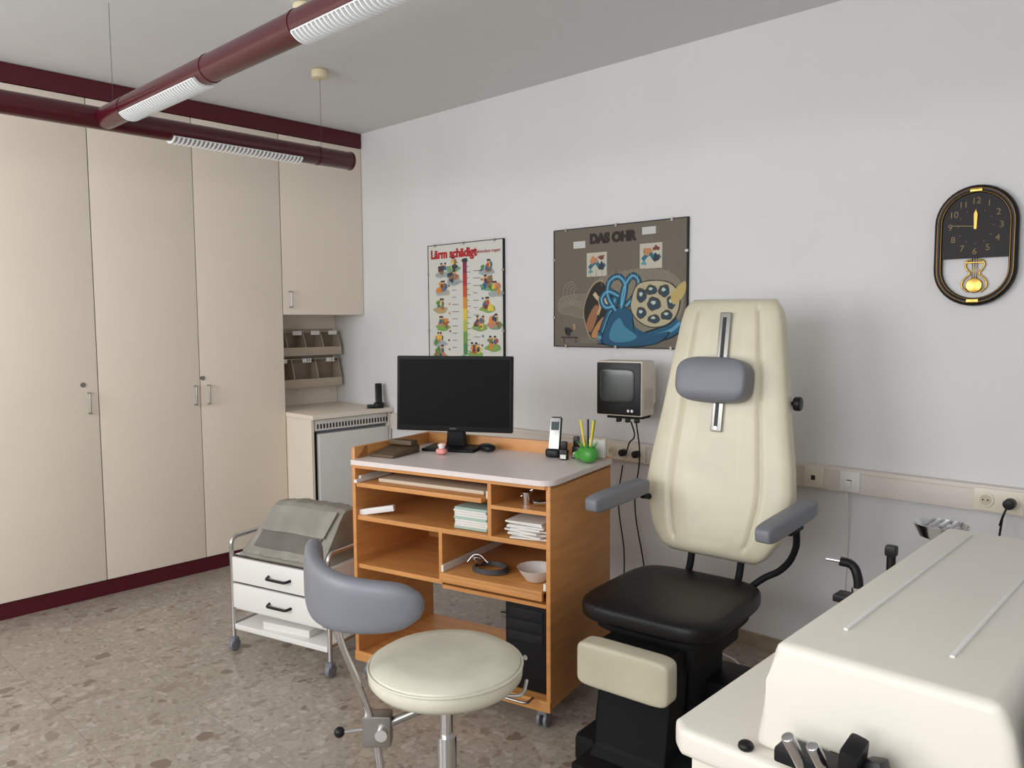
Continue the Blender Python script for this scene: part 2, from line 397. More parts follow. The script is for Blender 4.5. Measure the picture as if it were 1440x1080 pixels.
for (cx,cz) in sc:
    blob(p,cx,cz-.026,.066,.022,cm(random.choice([(130,168,90),(120,160,124),(160,170,172),(178,160,120)])),.15)
    for q in range(6):
        blob(p,cx+random.uniform(-.038,.038),cz+random.uniform(-.02,.022),random.uniform(.012,.028),random.uniform(.010,.024),cm(random.choice(pal)),.3,12)
    for q in range(2):
        X=cx+random.uniform(-.03,.03); blob(p,X,cz+.032,.010,.011,cm(skin),.05,10); blob(p,X,cz+.012,.011,.015,cm(random.choice(pal)),.1,10)
        blob(p,X,cz+.041,.011,.006,cm((50,40,40)),.1,8)
seq=[(80,140,80),(110,160,80),(180,190,80),(226,196,60),(222,144,50),(200,84,45),(182,46,45),(140,40,80)]
for i,c in enumerate(seq): rect(p,.318,.03+.07*i,.352,.03+.07*(i+1),cm(c))
for i in range(16): rect(p,.355,.05+.034*i,.372 if i%2 else .385,.053+.034*i,cm((60,60,60)))
blob(p,.335,.60,.026,.014,cm((60,60,70)),.05); blob(p,.325,.015,.03,.012,cm((90,160,90)),.05)
for i in range(22):
    X=.22+.19*(i%2)*1.0; Z=.07+.022*i; rect(p,X,Z,X+random.uniform(.03,.07),Z+.004,cm((120,120,120)))
for i in range(18):
    blob(p,.19+.29*(i%2)+random.uniform(-.01,.01),.06+.028*i,.007,.007,cm(random.choice(pal)),.05,10)
# ear poster
_ly[0]=0
p,w,h=poster('ear_anatomy_poster',1.755,2.575,1.365,1.985,cm((108,101,90)))
def q(X,Z): return X*w,Z*h
def shp(pts,c,out=None,g=1.04):
    P=smooth_poly([q(*a) for a in pts]) 
    if out:
        cx=sum(a for a,b in P)/len(P); cz=sum(b for a,b in P)/len(P)
        flat(p,[(cx+(a-cx)*g,cz+(b-cz)*g) for a,b in P],cm(out))
    flat(p,P,cm(c))
def ribbon(pts,wd,c):
    P=[Vector(q(*a)) for a in pts]; S=[]
    for i in range(len(P)-1):
        p0=P[max(i-1,0)];p1=P[i];p2=P[i+1];p3=P[min(i+2,len(P)-1)]
        for k in range(6):
            t=k/6; S.append(.5*((2*p1)+(-p0+p2)*t+(2*p0-5*p1+4*p2-p3)*t*t+(-p0+3*p1-3*p2+p3)*t**3))
    S.append(P[-1]); _ly[0]+=1; yy=-.0045-.00001*_ly[0]; bm=bmesh.new(); A=[];B=[]
    for i,s_ in enumerate(S):
        tg=(S[min(i+1,len(S)-1)]-S[max(i-1,0)]).normalized(); nn=Vector((-tg.y,tg.x))*wd/2
        A.append(bm.verts.new((s_.x+nn.x,yy,s_.y+nn.y))); B.append(bm.verts.new((s_.x-nn.x,yy,s_.y-nn.y)))
    for i in range(len(S)-1): bm.faces.new((A[i],A[i+1],B[i+1],B[i]))
    me=bpy.data.meshes.new('print'); bm.to_mesh(me); bm.free(); obj('print',me,p,cm(c),False)
text('title',p,'DAS OHR',(w*.47,-.0068,h*.90),.066,cm((46,34,32)),bold=.0045)
for X,Z in [(.21,.865),(.74,.93)]: rect(p,X*w-.04,Z*h-.018,X*w+.04,Z*h+.018,cm((200,200,196)))
for X,Z,s_ in [(.35,.69,.065),(.755,.73,.065)]:
    rect(p,X*w-s_,Z*h-s_*.95,X*w+s_,Z*h+s_*.95,cm((190,186,170)))
    ribbon([(X-.06,Z-.03),(X-.01,Z+.02),(X+.03,Z-.03),(X+.065,Z+.0)],.022,(50,104,124)); blob(p,X*w-.02,Z*h+.022,.025,.018,cm((186,130,90)),.3); blob(p,X*w+.03,Z*h-.01,.018,.02,cm((50,50,66)),.3)
    blob(p,X*w+.03,Z*h+.035,.02,.012,cm((120,60,50)),.3); blob(p,X*w-.04,Z*h-.035,.015,.01,cm((90,150,160)),.3)
shp([(.27,.45),(.36,.57),(.46,.60),(.60,.63),(.74,.63),(.88,.60),(.97,.50),(.98,.33),(.92,.16),(.80,.05),(.62,.02),(.45,.03),(.34,.10),(.28,.20),(.25,.32)],(128,122,106))
for i in range(90):
    a=random.uniform(0,2*pi); r=random.uniform(.7,.98)
    rect(p,(.63+.33*r*cos(a))*w,(.33+.27*r*sin(a))*h,(.63+.33*r*cos(a))*w+.008,(.33+.27*r*sin(a))*h+.005,cm((104,98,84)))
shp([(.05,.40),(.14,.44),(.27,.44),(.33,.42),(.33,.28),(.26,.24),(.14,.27),(.05,.30)],(122,114,100),(142,134,116),1.05)
shp([(.25,.28),(.27,.40),(.33,.52),(.40,.54),(.45,.44),(.50,.40),(.52,.30),(.46,.20),(.38,.10),(.32,.07),(.28,.14)],(40,34,32),(156,140,112),1.06)
shp([(.27,.20),(.33,.34),(.37,.33),(.34,.20),(.30,.12)],(150,104,74)); shp([(.31,.10),(.36,.20),(.42,.26),(.45,.22),(.40,.12),(.34,.07)],(176,128,84),(60,48,40),1.1)
ribbon([(.33,.45),(.37,.40),(.41,.41),(.44,.35),(.48,.33)],.022,(196,178,140)); ribbon([(.36,.42),(.38,.34),(.36,.27)],.015,(182,162,124))
for cc_,wd_ in (((16,34,48),.060),((30,86,118),.046),((84,150,180),.014)):
    ribbon([(.36,.08),(.45,.07),(.56,.06),(.68,.06),(.80,.10),(.90,.14),(.96,.20)],wd_*1.2,cc_)
    ribbon([(.40,.12),(.44,.24),(.48,.34),(.50,.42)],wd_*.9,cc_)
shp([(.40,.05),(.43,.18),(.47,.28),(.55,.33),(.62,.28),(.64,.17),(.76,.11),(.88,.13),(.80,.04),(.62,.01),(.48,.01)],(28,82,112),(14,34,48),1.05)
shp([(.45,.08),(.48,.19),(.53,.24),(.57,.17),(.66,.09),(.60,.05),(.50,.04)],(66,128,156)); 
for cc_,wd_ in (((14,34,48),.034),((34,98,132),.024),((106,176,204),.007)):
    ribbon([(.50,.30),(.44,.42),(.45,.54),(.52,.58),(.57,.51),(.56,.40),(.54,.32)],wd_,cc_)
    ribbon([(.54,.34),(.56,.48),(.62,.58),(.67,.53),(.64,.42),(.58,.34)],wd_,cc_)
    ribbon([(.49,.34),(.42,.33),(.39,.40),(.44,.46),(.52,.42)],wd_,cc_)
shp([(.62,.38),(.66,.50),(.76,.53),(.88,.51),(.95,.42),(.94,.28),(.87,.19),(.76,.17),(.67,.22),(.62,.30)],(180,170,142),(60,54,46),1.05)
for cx,cz,rx,rz in [(.69,.42,.030,.050),(.76,.46,.034,.034),(.85,.45,.032,.042),(.90,.36,.026,.046),(.87,.26,.034,.034),(.78,.23,.036,.030),(.69,.28,.030,.040),(.78,.35,.040,.046)]:
    blob(p,cx*w,cz*h,rx*w*1.25,rz*h*1.2,cm((72,62,54)),.12,14); blob(p,cx*w+.003,cz*h-.003,rx*w,rz*h*.95,cm((44,66,80)),.15,14); blob(p,cx*w-.003,cz*h+.006,rx*w*.45,rz*h*.35,cm((184,196,190)),.2,10)
shp([(.90,.42),(.99,.52),(.99,.42),(.92,.34)],(184,164,104))
for i in range(4): arc(p,.15*w+.012*i,.46*h,.06-.012*i,.004,80,280,cm((144,136,120)))
for i in range(3): ribbon([(.05,.33+.02*i),(.15,.36+.015*i),(.24,.33+.02*i)],.003,(146,138,122))
blob(p,.12*w,.13*h,.022,.022,cm((44,38,36)),.4); rect(p,.06*w,.07*h,.20*w,.082*h,cm((56,48,44))); rect(p,.08*w,.03*h,.085*w,.07*h,cm((56,48,44))); rect(p,.18*w,.03*h,.185*w,.07*h,cm((56,48,44)))
blob(p,.17*w,.17*h,.010,.018,cm((170,130,100)),.2)
for i in range(5): rect(p,.22*w,.05*h-.006*i+.012,.22*w+.13,.053*h-.006*i+.012,cm((140,134,120)))
for i in range(14): rect(p,(.3+.045*i)*w,(.55-.02*(i%5))*h,(.3+.045*i)*w+.002,(.64)*h,cm((150,144,128)))
# ---------------------------------------------------------------- clock
ck=root('pendulum_wall_clock',(3.79,-.001,1.768))
def stadium(wd_,ht,n=20):
    r=wd_/2; k=ht/2-r; P=[]
    for i in range(n+1): a=pi*i/n; P.append((r*cos(a),k+r*sin(a)))
    for i in range(n+1): a=pi+pi*i/n; P.append((r*cos(a),-k+r*sin(a)))
    return P
prism('back_panel',ck,stadium(.25,.42),'y',0,-.012,WALL,smooth=True)
tube('case_ring',ck,[(x,-.022,z) for x,z in stadium(.246,.412)],.0155,BLACK,smooth=False,closed=True)
tube('case_rim_outer',ck,[(x,-.034,z) for x,z in stadium(.252,.418)],.003,GOLDD,smooth=False,closed=True)
tube('case_rim_inner',ck,[(x,-.034,z) for x,z in stadium(.226,.392)],.0025,GOLDD,smooth=False,closed=True)
dp=[(x,z) for x,z in stadium(.218,.384) if z>-.02]
dp=[(.109,-.045)]+[p_ for p_ in dp]+[(-.109,-.045)]
prism('dial',ck,dp,'y',-.012,-.030,mat('dial_black',(30,26,25),.5,spec=.3),smooth=False)
dc=(0,.070)
for i in range(1,13):
    a=radians(90-30*i); rr=(.084,.092)
    text('numeral_%d'%i,ck,str(i),(dc[0]+rr[0]*cos(a),-.0312,dc[1]+rr[1]*sin(a)),.032,GOLDN)
for i in range(12):
    a=radians(30*i); box('tick_%d'%i,ck,(.058*cos(a),-.0305,dc[1]+.063*sin(a)),(.003,.001,.003),GOLDN)
box('minute_hand',ck,(-.035,-.0335,dc[1]+.003),(.086,.001,.003),GOLDN,rot=(0,5,0))
prism('hour_hand',ck,[(-.004,dc[1]-.01),(.004,dc[1]-.01),(.006,dc[1]+.045),(0,dc[1]+.06),(-.006,dc[1]+.045)],'y',-.0345,-.0355,GOLD)
bx('twelve_badge',ck,(-.02,-.042,.195),(.02,-.03,.209),GOLD,.002)
bx('bottom_badge',ck,(-.02,-.042,-.209),(.02,-.03,-.195),GOLD,.002)
for sx in (-1,1):
    tube('lyre_side',ck,[(sx*x,-.02,z) for x,z in [(.010,-.050),(.030,-.060),(.026,-.085),(.016,-.10),(.036,-.125),(.040,-.148),(.02,-.17)]],.0035,GOLD)
for x in (-.008,0,.008): cyl('lyre_rod',ck,(x,-.02,-.045),(x,-.02,-.135),.0016,GOLD,seg=8)
bx('lyre_bar',ck,(-.03,-.023,-.064),(.03,-.018,-.058),GOLD,.002)
cyl('pendulum_bob',ck,(0,-.018,-.145),(0,-.026,-.145),.028,GOLD,bev=.003)
# ---------------------------------------------------------------- CRT
ct=root('crt_monitor',(2.39,-.21,1.185),10); ct.scale=(.93,.93,.95)
bx('housing_front',ct,(-.125,-.13,-.135),(.125,.02,.135),CRTW,.008)
bx('bezel',ct,(-.118,-.142,-.128),(.118,-.131,.128),BLACK,.004)
puff('screen',ct,(-.005,-.138,.016),(.19,.022,.165),CRTG,.3,.3,rot=(0,0,0))
for x in (.06,.08): cyl('knob',ct,(x,-.142,-.105),(x,-.152,-.105),.007,STEEL)
prism('housing_rear',ct,[(.02,-.12),(.10,-.08),(.10,.09),(.02,.12)],'x',-.10,.10,CRTW,.006)
for i in range(8): bx('vent_%d'%i,ct,(.1252,-.105+i*.014,-.10),(.126,-.098+i*.014,.0),CREAMD)
bx('bracket_plate',ct,(-.08,-.10,-.15),(.08,.08,-.137),BLACKM); bx('bracket_wall',ct,(-.04,.07,-.17),(.04,.17,-.137),BLACKM)
for x in (-.05,.0,.05): bx('connector',ct,(x,-.06,-.175),(x+.02,-.03,-.15),BLACK,.003)
cb=root('power_cables')
tube('cable',cb,[(2.37,-.17,1.01),(2.36,-.13,.93),(2.33,-.125,.90),(2.31,-.12,.855)],.0035,BLACK)
tube('cable',cb,[(2.40,-.17,1.01),(2.40,-.14,.85),(2.36,-.12,.6),(2.40,-.10,.3),(2.46,-.12,.012)],.0035,BLACK)
tube('cable',cb,[(2.25,-.07,.77),(2.24,-.09,.6),(2.27,-.08,.3),(2.30,-.15,.012)],.0035,BLACK)
tube('cable',cb,[(3.37,-.08,.79),(3.36,-.03,.6),(3.35,-.03,.3),(3.36,-.06,.012)],.003,WHITE)
tube('cable',cb,[(2.6,-.3,.012),(2.9,-.35,.012),(3.2,-.2,.012),(3.5,-.15,.012),(3.7,-.3,.012)],.004,CABLEG)
tube('cable',cb,[(2.5,-.2,.012),(2.95,-.22,.012),(3.1,-.35,.012),(3.3,-.3,.012),(3.6,-.4,.012)],.004,WHITE)
tube('cable',cb,[(3.92,-.06,.77),(3.92,-.10,.7),(3.90,-.06,.5),(3.90,-.05,.012)],.004,BLACK)
# ---------------------------------------------------------------- sockets
def socket(name,x,z,n,kind='schuko'):
    s=root(name,(x,-.045,z)); W=.081*n
    bx('plate',s,(-W/2,-.012,-.042),(W/2,-.0003,.042),SOCK if kind!='phone' else WHITE,.004)
    for i in range(n):
        cx=-W/2+.0405+.081*i
        if kind=='schuko':
            cyl('ring',s,(cx,-.012,0),(cx,-.016,0),.028,SOCK,bev=.002)
            cyl('well',s,(cx,-.0162,0),(cx,-.0168,0),.020,CREAMD)
            for a in (-.008,.008): cyl('hole',s,(cx+a,-.0168,0),(cx+a,-.0174,0),.003,BLACK,seg=12)
        else:
            bx('insert',s,(cx-.026,-.015,-.026),(cx+.026,-.012,.026),SOCK if kind!='phone' else WHITE,.003)
            bx('port',s,(cx-.009,-.0158,-.012),(cx+.009,-.0148,.008),GAP)
    return s,W
socket('antenna_socket',3.222,.835,1,'flat'); s,_=socket('phone_socket',3.372,.835,1,'phone')
bx('plug',s,(-.012,-.035,-.02),(.012,-.014,.005),WHITE,.003)
s,W=socket('double_power_socket',3.905,.835,2)
cyl('plug',s,(.04,-.017,0),(.04,-.055,0),.019,BLACK,bev=.004); tube('plug_cord',s,[(.04,-.05,0),(.03,-.06,-.03),(.015,-.05,-.08)],.004,BLACK)
s,W=socket('triple_power_socket',2.255,.835,3)
for cx in (0,.08): cyl('plug',s,(cx,-.017,0),(cx,-.05,0),.018,BLACK,bev=.004)
# ---------------------------------------------------------------- computer desk
DX,DY,DA=2.248,-1.078,12.5; ZS=1.026
dk=root('computer_desk_cart',(DX,DY,0),DA); dk.scale=(1,1,ZS)
W2,D2=.467,.27; T=.018
bx('left_panel',dk,(-W2,-D2+.01,.085),(-W2+T,D2,.96),WOOD,.003)
bx('right_panel',dk,(W2-T,-D2+.01,.085),(W2,D2,.893),WOOD,.003)
prism('left_rail_slope',dk,[(-D2-.0,.885),(-D2+.07,.955),(-D2+.09,.96),(-D2+.09,.885)],'x',-W2,-W2+T,WOOD)
pts=[(-W2+T,-D2-.015),(W2-.04,-D2-.015)]+[(W2-.04+.055*sin(a),-D2+.04-.055*cos(a)) for a in [radians(x) for x in (15,30,45,60,75,90)]]+[(W2+.015,D2-.02),(-W2+T,D2-.02)]
prism('worktop',dk,pts,'z',.893,.912,WTOP)
prism('worktop_underlay',dk,[(-W2+T,-D2),(W2-.02,-D2),(W2,-D2+.02),(W2,D2-.02),(-W2+T,D2-.02)],'z',.878,.893,WOODH)
bx('back_rail',dk,(-W2,D2-.02,.875),(W2-.10,D2,.962),WOODH,.003)
prism('back_rail_end',dk,[(W2-.10,.875),(W2,.875),(W2,.912),(W2-.03,.925),(W2-.10,.962)],'y',D2-.02,D2,WOODH)
bx('back_panel',dk,(-W2+T,D2-.03,.47),(W2-T,D2-.022,.878),WOODH)
bx('shelf_c',dk,(-W2+T,-D2+.02,.462),(-.033,D2-.03,.480),WOODH)
bx('shelf_b',dk,(-W2+T,-D2+.02,.662),(W2-T,D2-.03,.680),WOODH)
bx('divider_top',dk,(.195,-D2+.02,.680),(.211,D2-.03,.878),WOOD)
bx('cubby_shelf',dk,(.211,-D2+.02,.782),(W2-T,D2-.03,.796),WOODH)
bx('divider_low',dk,(-.033,-D2+.02,.462),(-.017,D2-.03,.662),WOOD)
bx('keyboard_tray',dk,(-W2+T+.015,-D2+.0,.802),(.18,D2-.1,.820),WOODH,.002)
bx('keyboard_tray_back',dk,(-W2+T+.015,D2-.12,.820),(.18,D2-.1,.85),WOODH)
for sx in (-W2+T+.001,.183): bx('tray_slide',dk,(sx,-D2+.03,.812),(sx+.012,D2-.15,.842),WHITE)
bx('keyboard_slide',dk,(-W2+T+.02,-D2-.02,.822),(-W2+T+.035,-D2+.2,.835),WHITE)
bx('keyboard',dk,(-W2+T+.09,-D2+.05,.8205),(.16,-D2+.19,.836),CREAMD,.005)
box('slide_arm',dk,(-W2+.085,-D2+.06,.70),(.17,.02,.025),WHITE,.004,rot=(0,-10,14))
bx('lower_tray',dk,(-.012,-D2-.0,.500),(W2-T-.012,D2-.05,.514),WOODH,.002)
bx('lower_tray_lip',dk,(-.012,-D2+.0,.478),(W2-T-.012,-D2+.016,.500),WOODH,.002)
bx('lower_cross',dk,(-.017,-D2+.02,.448),(W2-T,D2-.03,.462),WOOD)
for sx in (-.015,W2-T-.011): bx('tray_slide',dk,(sx,-D2+.01,.515),(sx+.01,D2-.08,.54),WHITE)
bx('bottom_board',dk,(-W2+T,-D2+.02,.085),(W2-T,D2,.103),WOODH)
bx('bottom_lip',dk,(-W2,-D2+.005,.075),(W2,-D2+.02,.115),WOODH,.003)
for sx in (-1,1):
    for sy in (-1,1):
        cx,cy=sx*(W2-.05),sy*(D2-.05)
        cyl('castor_stem',dk,(cx,cy,.05),(cx,cy,.085),.008,STEEL,seg=12)
        for o_ in (-.014,.014): cyl('castor_wheel',dk,(cx+o_-.007,cy,.0265),(cx+o_+.007,cy,.0265),.026,GREYV,bev=.003)
        box('castor_fork',dk,(cx,cy+.005,.055),(.04,.045,.018),GREYV,.006)
rtube('side_handle',dk,[(.20,-D2,.12),(.20,-D2-.05,.12),(.40,-D2-.05,.12),(.40,-D2,.12)],.005,.02,STEEL)
def on(name,lx,ly,z=0,dr=0):
    a=radians(DA); return root(name,(DX+lx*cos(a)-ly*sin(a),DY+lx*sin(a)+ly*cos(a),z*ZS+.0005),DA+dr)
ZT=.9125
m_=on('computer_monitor',-.235,.15,ZT,15)
bx('base',m_,(-.12,-.09,0),(.12,.07,.012),BEZEL,.005)
prism('neck',m_,[(-.045,.01),(.045,.01),(.035,.12),(-.035,.12)],'y',.02,.05,BEZEL,.004)
box('panel_body',m_,(0,.012,.245),(.54,.03,.335),BEZEL,.006,rot=(-3,0,0)); box('rear_bulge',m_,(0,.04,.24),(.32,.04,.2),BEZEL,.012,rot=(-3,0,0))
box('display',m_,(0,-.0036,.25),(.515,.002,.296),SCREEN,rot=(-3,0,0))
bx('brand_plate',m_,(-.015,-.0125,.089),(.015,-.0105,.095),CABLEG)
s=on('computer_mouse',-.07,.165,ZT,60); puff('shell',s,(0,0,.017),(.06,.10,.034),BLACK,.8,.8)
s=on('toy_figure',-.195,.0,ZT+.0); puff('body',s,(0,0,.014),(.05,.04,.028),PINK,.8,.8); sphere('head',s,(.004,-.004,.036),.014,WHITE); sphere('ear',s,(-.012,0,.040),.007,PINK); sphere('ear',s,(.016,0,.044),.007,PINK)
s=on('brown_card_case',-.388,-.085,ZT+.0,2); 
prism('case',s,[(-.10,0),(.09,0),(.09,.035),(-.10,.012)],'x',-.052,.075,BROWNC,.004); box('lid_edge',s,(.012,.055,.045),(.12,.05,.02),BROWNC,.004)
def phone(s,keys=True):
    puff('cradle',s,(0,0,.018),(.07,.085,.036),BLACK,.4,.5)
    box('handset',s,(0,.012,.09),(.046,.024,.15),BLACK,.009,rot=(-14,0,0),seg=3)
    if keys:
        box('handset_front',s,(0,-.003,.092),(.044,.004,.142),STEEL,.003,rot=(-14,0,0))
        box('handset_display',s,(0,.0035,.128),(.034,.003,.035),cm((70,84,84)),.001,rot=(-14,0,0))
        for i in range(4):
            for j in range(3): box('key',s,((j-1)*.012,-.0085+.0025*i,.065+.0105*i),(.009,.004,.006),BLACK,.001,rot=(-14,0,0))
s=on('cordless_phone',.25,.19,ZT,10); phone(s)
s=root('cordless_telephone',(.245,-.075,.9225),55); phone(s,False); bx('base_wing',s,(-.08,-.035,0),(.03,.035,.022),BLACK,.008)
for i,(lx,hh) in enumerate([(.318,.075),(.345,.09)]):
    s=on('rubber_stamp' if i==0 else 'rubber_stamp.001',lx,.14+.06*i,ZT,8)
    bx('body',s,(-.016,-.013,0),(.016,.013,hh*.55),BLACK,.003); bx('cap',s,(-.013,-.011,hh*.55),(.013,.011,hh),BLACK,.006); bx('label',s,(-.012,-.0145,.005),(.012,-.0131,.022),PAPER)
s=on('hedgehog_pen_holder',.425,.12,ZT,-35)
puff('body',s,(0,.01,.034),(.105,.07,.066),GREEN,.8,.8); sphere('head',s,(-.055,.0,.022),.021,GREEN,(1.4,1,.9)); sphere('nose',s,(-.085,0,.022),.006,BLACK); sphere('eye',s,(-.062,-.018,.030),.004,WHITE)
for i in range(10):
    a=i*.7; cyl('spine_%d'%i,s,(.0+.02*cos(a),.01+.02*sin(a),.05),(.05*cos(a),.01+.04*sin(a),.085),.004,GREEN,r2=.001,seg=8)
for i,(a,mm) in enumerate([(.3,YEL),(1.5,GREEN),(2.6,BLACK),(4,YEL)]): cyl('pen_%d'%i,s,(.01*cos(a),.01+.01*sin(a),.04),(.03*cos(a),.01+.03*sin(a),.17),.004,mm,seg=12)
s=on('note_paper_block',.43,.215,ZT,10); box('acrylic_box',s,(0,0,.045),(.08,.015,.085),ACR,.003,rot=(-10,0,0)); box('sheets',s,(0,-.011,.045),(.07,.004,.07),PAPER,rot=(-10,0,0))
s=on('paper_stack',.10,-.17,.6805)
for i in range(9): box('card_%d'%i,s,(random.uniform(-.004,.004),0,.006+.0095*i),(.15,.11,.0088),PAPER if i%4 else PGREEN,.001)
s=on('document_pile',.345,-.15,.6805)
for i in range(9): box('sheet_%d'%i,s,(random.uniform(-.01,.01),random.uniform(-.01,.01),.004+.0075*i),(.15,.17,.006),PAPER,rot=(0,0,random.uniform(-10,10)))
s=on('otoscope_instruments',.33,-.17,.7965)
cyl('cup',s,(-.01,0,0),(-.01,0,.045),.016,CHROME,r2=.02); cyl('instrument',s,(-.045,.02,.02),(.0,.03,.05),.005,CHROME); cyl('instrument',s,(.03,-.02,.014),(.07,.0,.014),.013,CHROME); tube('lead',s,[(.03,0,.02),(.05,-.04,.024),(.08,0,.02)],.004,BLACK)
s=on('coiled_instrument_cable',.12,-.16,.515)
for k in range(3): tube('coil',s,[(.075*cos(a)*(1-.07*k)+.03,.055*sin(a),.006+.006*k) for a in [2*pi*i/10 for i in range(10)]],.004,CABLEG,closed=True)
cyl('chrome_head',s,(-.07,.03,.03),(-.02,.0,.03),.012,CHROME); tube('lever',s,[(-.08,.0,.02),(-.05,.02,.05),(.0,.03,.02)],.004,CHROME)
s=on('white_bowl',.36,-.17,.515)
lathe('bowl',s,[(.0,.002),(.03,.0),(.04,.004),(.072,.05),(.075,.052),(.070,.05),(.038,.008),(0,.006)],WHITE)
s=on('desktop_computer_tower',.33,.03,.1035)
bx('case',s,(-.09,-.22,0),(.09,.20,.335),BLACK,.006); bx('front_bezel',s,(-.088,-.232,.004),(.088,-.2205,.331),BLACKM,.004)
for i in range(3): bx('drive_bay_%d'%i,s,(-.075,-.235,.28-.045*i),(.075,-.2325,.315-.045*i),BLACK,.002)
cyl('power_button',s,(0,-.232,.13),(0,-.236,.13),.01,STEEL)
cc=root('desk_cables')
tube('loop',cc,[(1.95,-.70,.30),(2.0,-.74,.42),(2.08,-.70,.30),(2.15,-.66,.12),(2.3,-.5,.012)],.004,BLACK)
tube('loop',cc,[(2.1,-.66,.012),(2.2,-.62,.25),(2.3,-.58,.35),(2.4,-.5,.2),(2.45,-.4,.012)],.004,BLACK)
tube('loop',cc,[(1.8,-.5,.012),(2.0,-.42,.012),(2.15,-.5,.012),(2.3,-.4,.012),(2.5,-.3,.012)],.004,BLACK)
# ---------------------------------------------------------------- trolley
tv=root('drawer_trolley',(1.21,-1.65,0),14)
TW,TD=.58,.33
for x in (0,TW):
    rtube('side_frame',tv,[(x,0,.07),(x,0,.53),(x,TD,.53),(x,TD,.07)],.010,.04,CHROME)
    cyl('side_rail',tv,(x,0,.13),(x,TD,.13),.007,CHROME)
bx('drawer_box',tv,(.018,0,.20),(TW-.018,TD-.01,.455),WHITE,.003)
for i,(a,b) in enumerate([(.335,.447),(.213,.325)]):
    bx('drawer_front_%d'%i,tv,(.022,-.018,a),(TW-.022,-.0005,b),WHITE,.004)
    z=(a+b)/2; rtube('drawer_handle_%d'%i,tv,[(.25,-.018,z),(.26,-.045,z-.004),(.37,-.045,z-.004),(.38,-.018,z)],.006,.01,BLACK)
    bx('drawer_gap_%d'%i,tv,(.022,-.004,b),(TW-.022,0,b+.008),GAP)
bx('lower_shelf',tv,(.012,-.005,.105),(TW-.012,TD,.13),WHITE,.004)
for x in (0,TW):
    for y in (0,TD):
        cyl('castor_stem',tv,(x,y,.05),(x,y,.075),.007,STEEL,seg=12); cyl('castor_wheel',tv,(x-.012,y,.0285),(x+.012,y,.0285),.028,GREYV,bev=.004); box('castor_fork',tv,(x,y,.055),(.034,.03,.02),GREYV,.005)
def ont(name,lx,ly,z,dr=0):
    a=radians(14); return root(name,(1.21+lx*cos(a)-ly*sin(a),-1.65+lx*sin(a)+ly*cos(a),z),14+dr)
s=ont('book',.30,.10,.1305,4); bx('block',s,(-.13,-.08,0),(.13,.09,.03),PAPER,.003); bx('cover',s,(-.132,-.082,.0302),(.132,.092,.034),WHITE,.001)
s=ont('grey_vinyl_bag',.295,.16,.4555)
def bag_y(z): # front surface y at height z
    return -.165 if z<.03 else -.165+(z-.03)*(.145/.195)
def bag():
    bm=bmesh.new(); nx,nz=28,22
    def sec(t):
        pts=[(-.165,.0),(-.168,.028),(-.150,.045),(-.10,.112),(-.055,.178),(-.02,.222),(.0,.232),(.05,.232),(.10,.222),(.125,.20),(.135,.10),(.14,.0)]
        k=t*(len(pts)-1); i=min(int(k),len(pts)-2); fr=k-i
        return pts[i][0]*(1-fr)+pts[i+1][0]*fr, pts[i][1]*(1-fr)+pts[i+1][1]*fr
    rows=[]
    for i in range(nx+1):
        u=-1+2*i/nx; row=[]
        for j in range(nz*2+1):
            y,z=sec(j/(nz*2)); hw=.243-.17*z
            e=1-abs(u)**10*.12
            wr=.0022*sin(13*u+9*z*10)+.002*sin(27*u+40*z)
            row.append(bm.verts.new((u*hw+.045*z/.23, y*e+wr*(z>.01), max(0,z*(1-.05*abs(u)**6)+ (wr if z>.02 else 0)))))
        rows.append(row)
    for a,b in zip(rows,rows[1:]):
        for j in range(nz*2): bm.faces.new((a[j],a[j+1],b[j+1],b[j]))
    bm.faces.new(rows[0]); bm.faces.new(rows[-1])
    for a,b in zip(rows,rows[1:]): bm.faces.new((a[0],b[0],b[-1],a[-1]))
    return from_bm('bag_body',bm,s,GREYB,True,60)
bag()
# front pocket and flap lying on the slope
def slope_patch(name,x0,x1,z0,z1,off,m,skew=0):
    bm=bmesh.new(); g=[]
    for j in range(7):
        z=z0+(z1-z0)*j/6; r=[]
        for i in range(13):
            x=x0+(x1-x0)*i/12; xx=x+.045*z/.23
            r.append(bm.verts.new((xx,-.150+(z-.045)*(.095/.133)-off*(.8),z+off*.5+.002*sin(25*x+12*z))))
        g.append(r)
    for a,b in zip(g,g[1:]):
        for i in range(12): bm.faces.new((a[i],a[i+1],b[i+1],b[i]))
    ext=bmesh.ops.extrude_face_region(bm,geom=bm.faces[:]); vs=[v for v in ext['geom'] if isinstance(v,bmesh.types.BMVert)]
    bmesh.ops.translate(bm,vec=(0,.006,-.004),verts=vs)
    return from_bm(name,bm,s,m,True,50)
slope_patch('front_pocket',-.17,.18,.05,.125,.006,GREYBD)
slope_patch('flap',-.185,.19,.115,.215,.010,GREYB)
tube('piping',s,[(-.235,-.163,.008),(-.1,-.172,.012),(.1,-.172,.012),(.24,-.163,.008)],.005,GREYB)
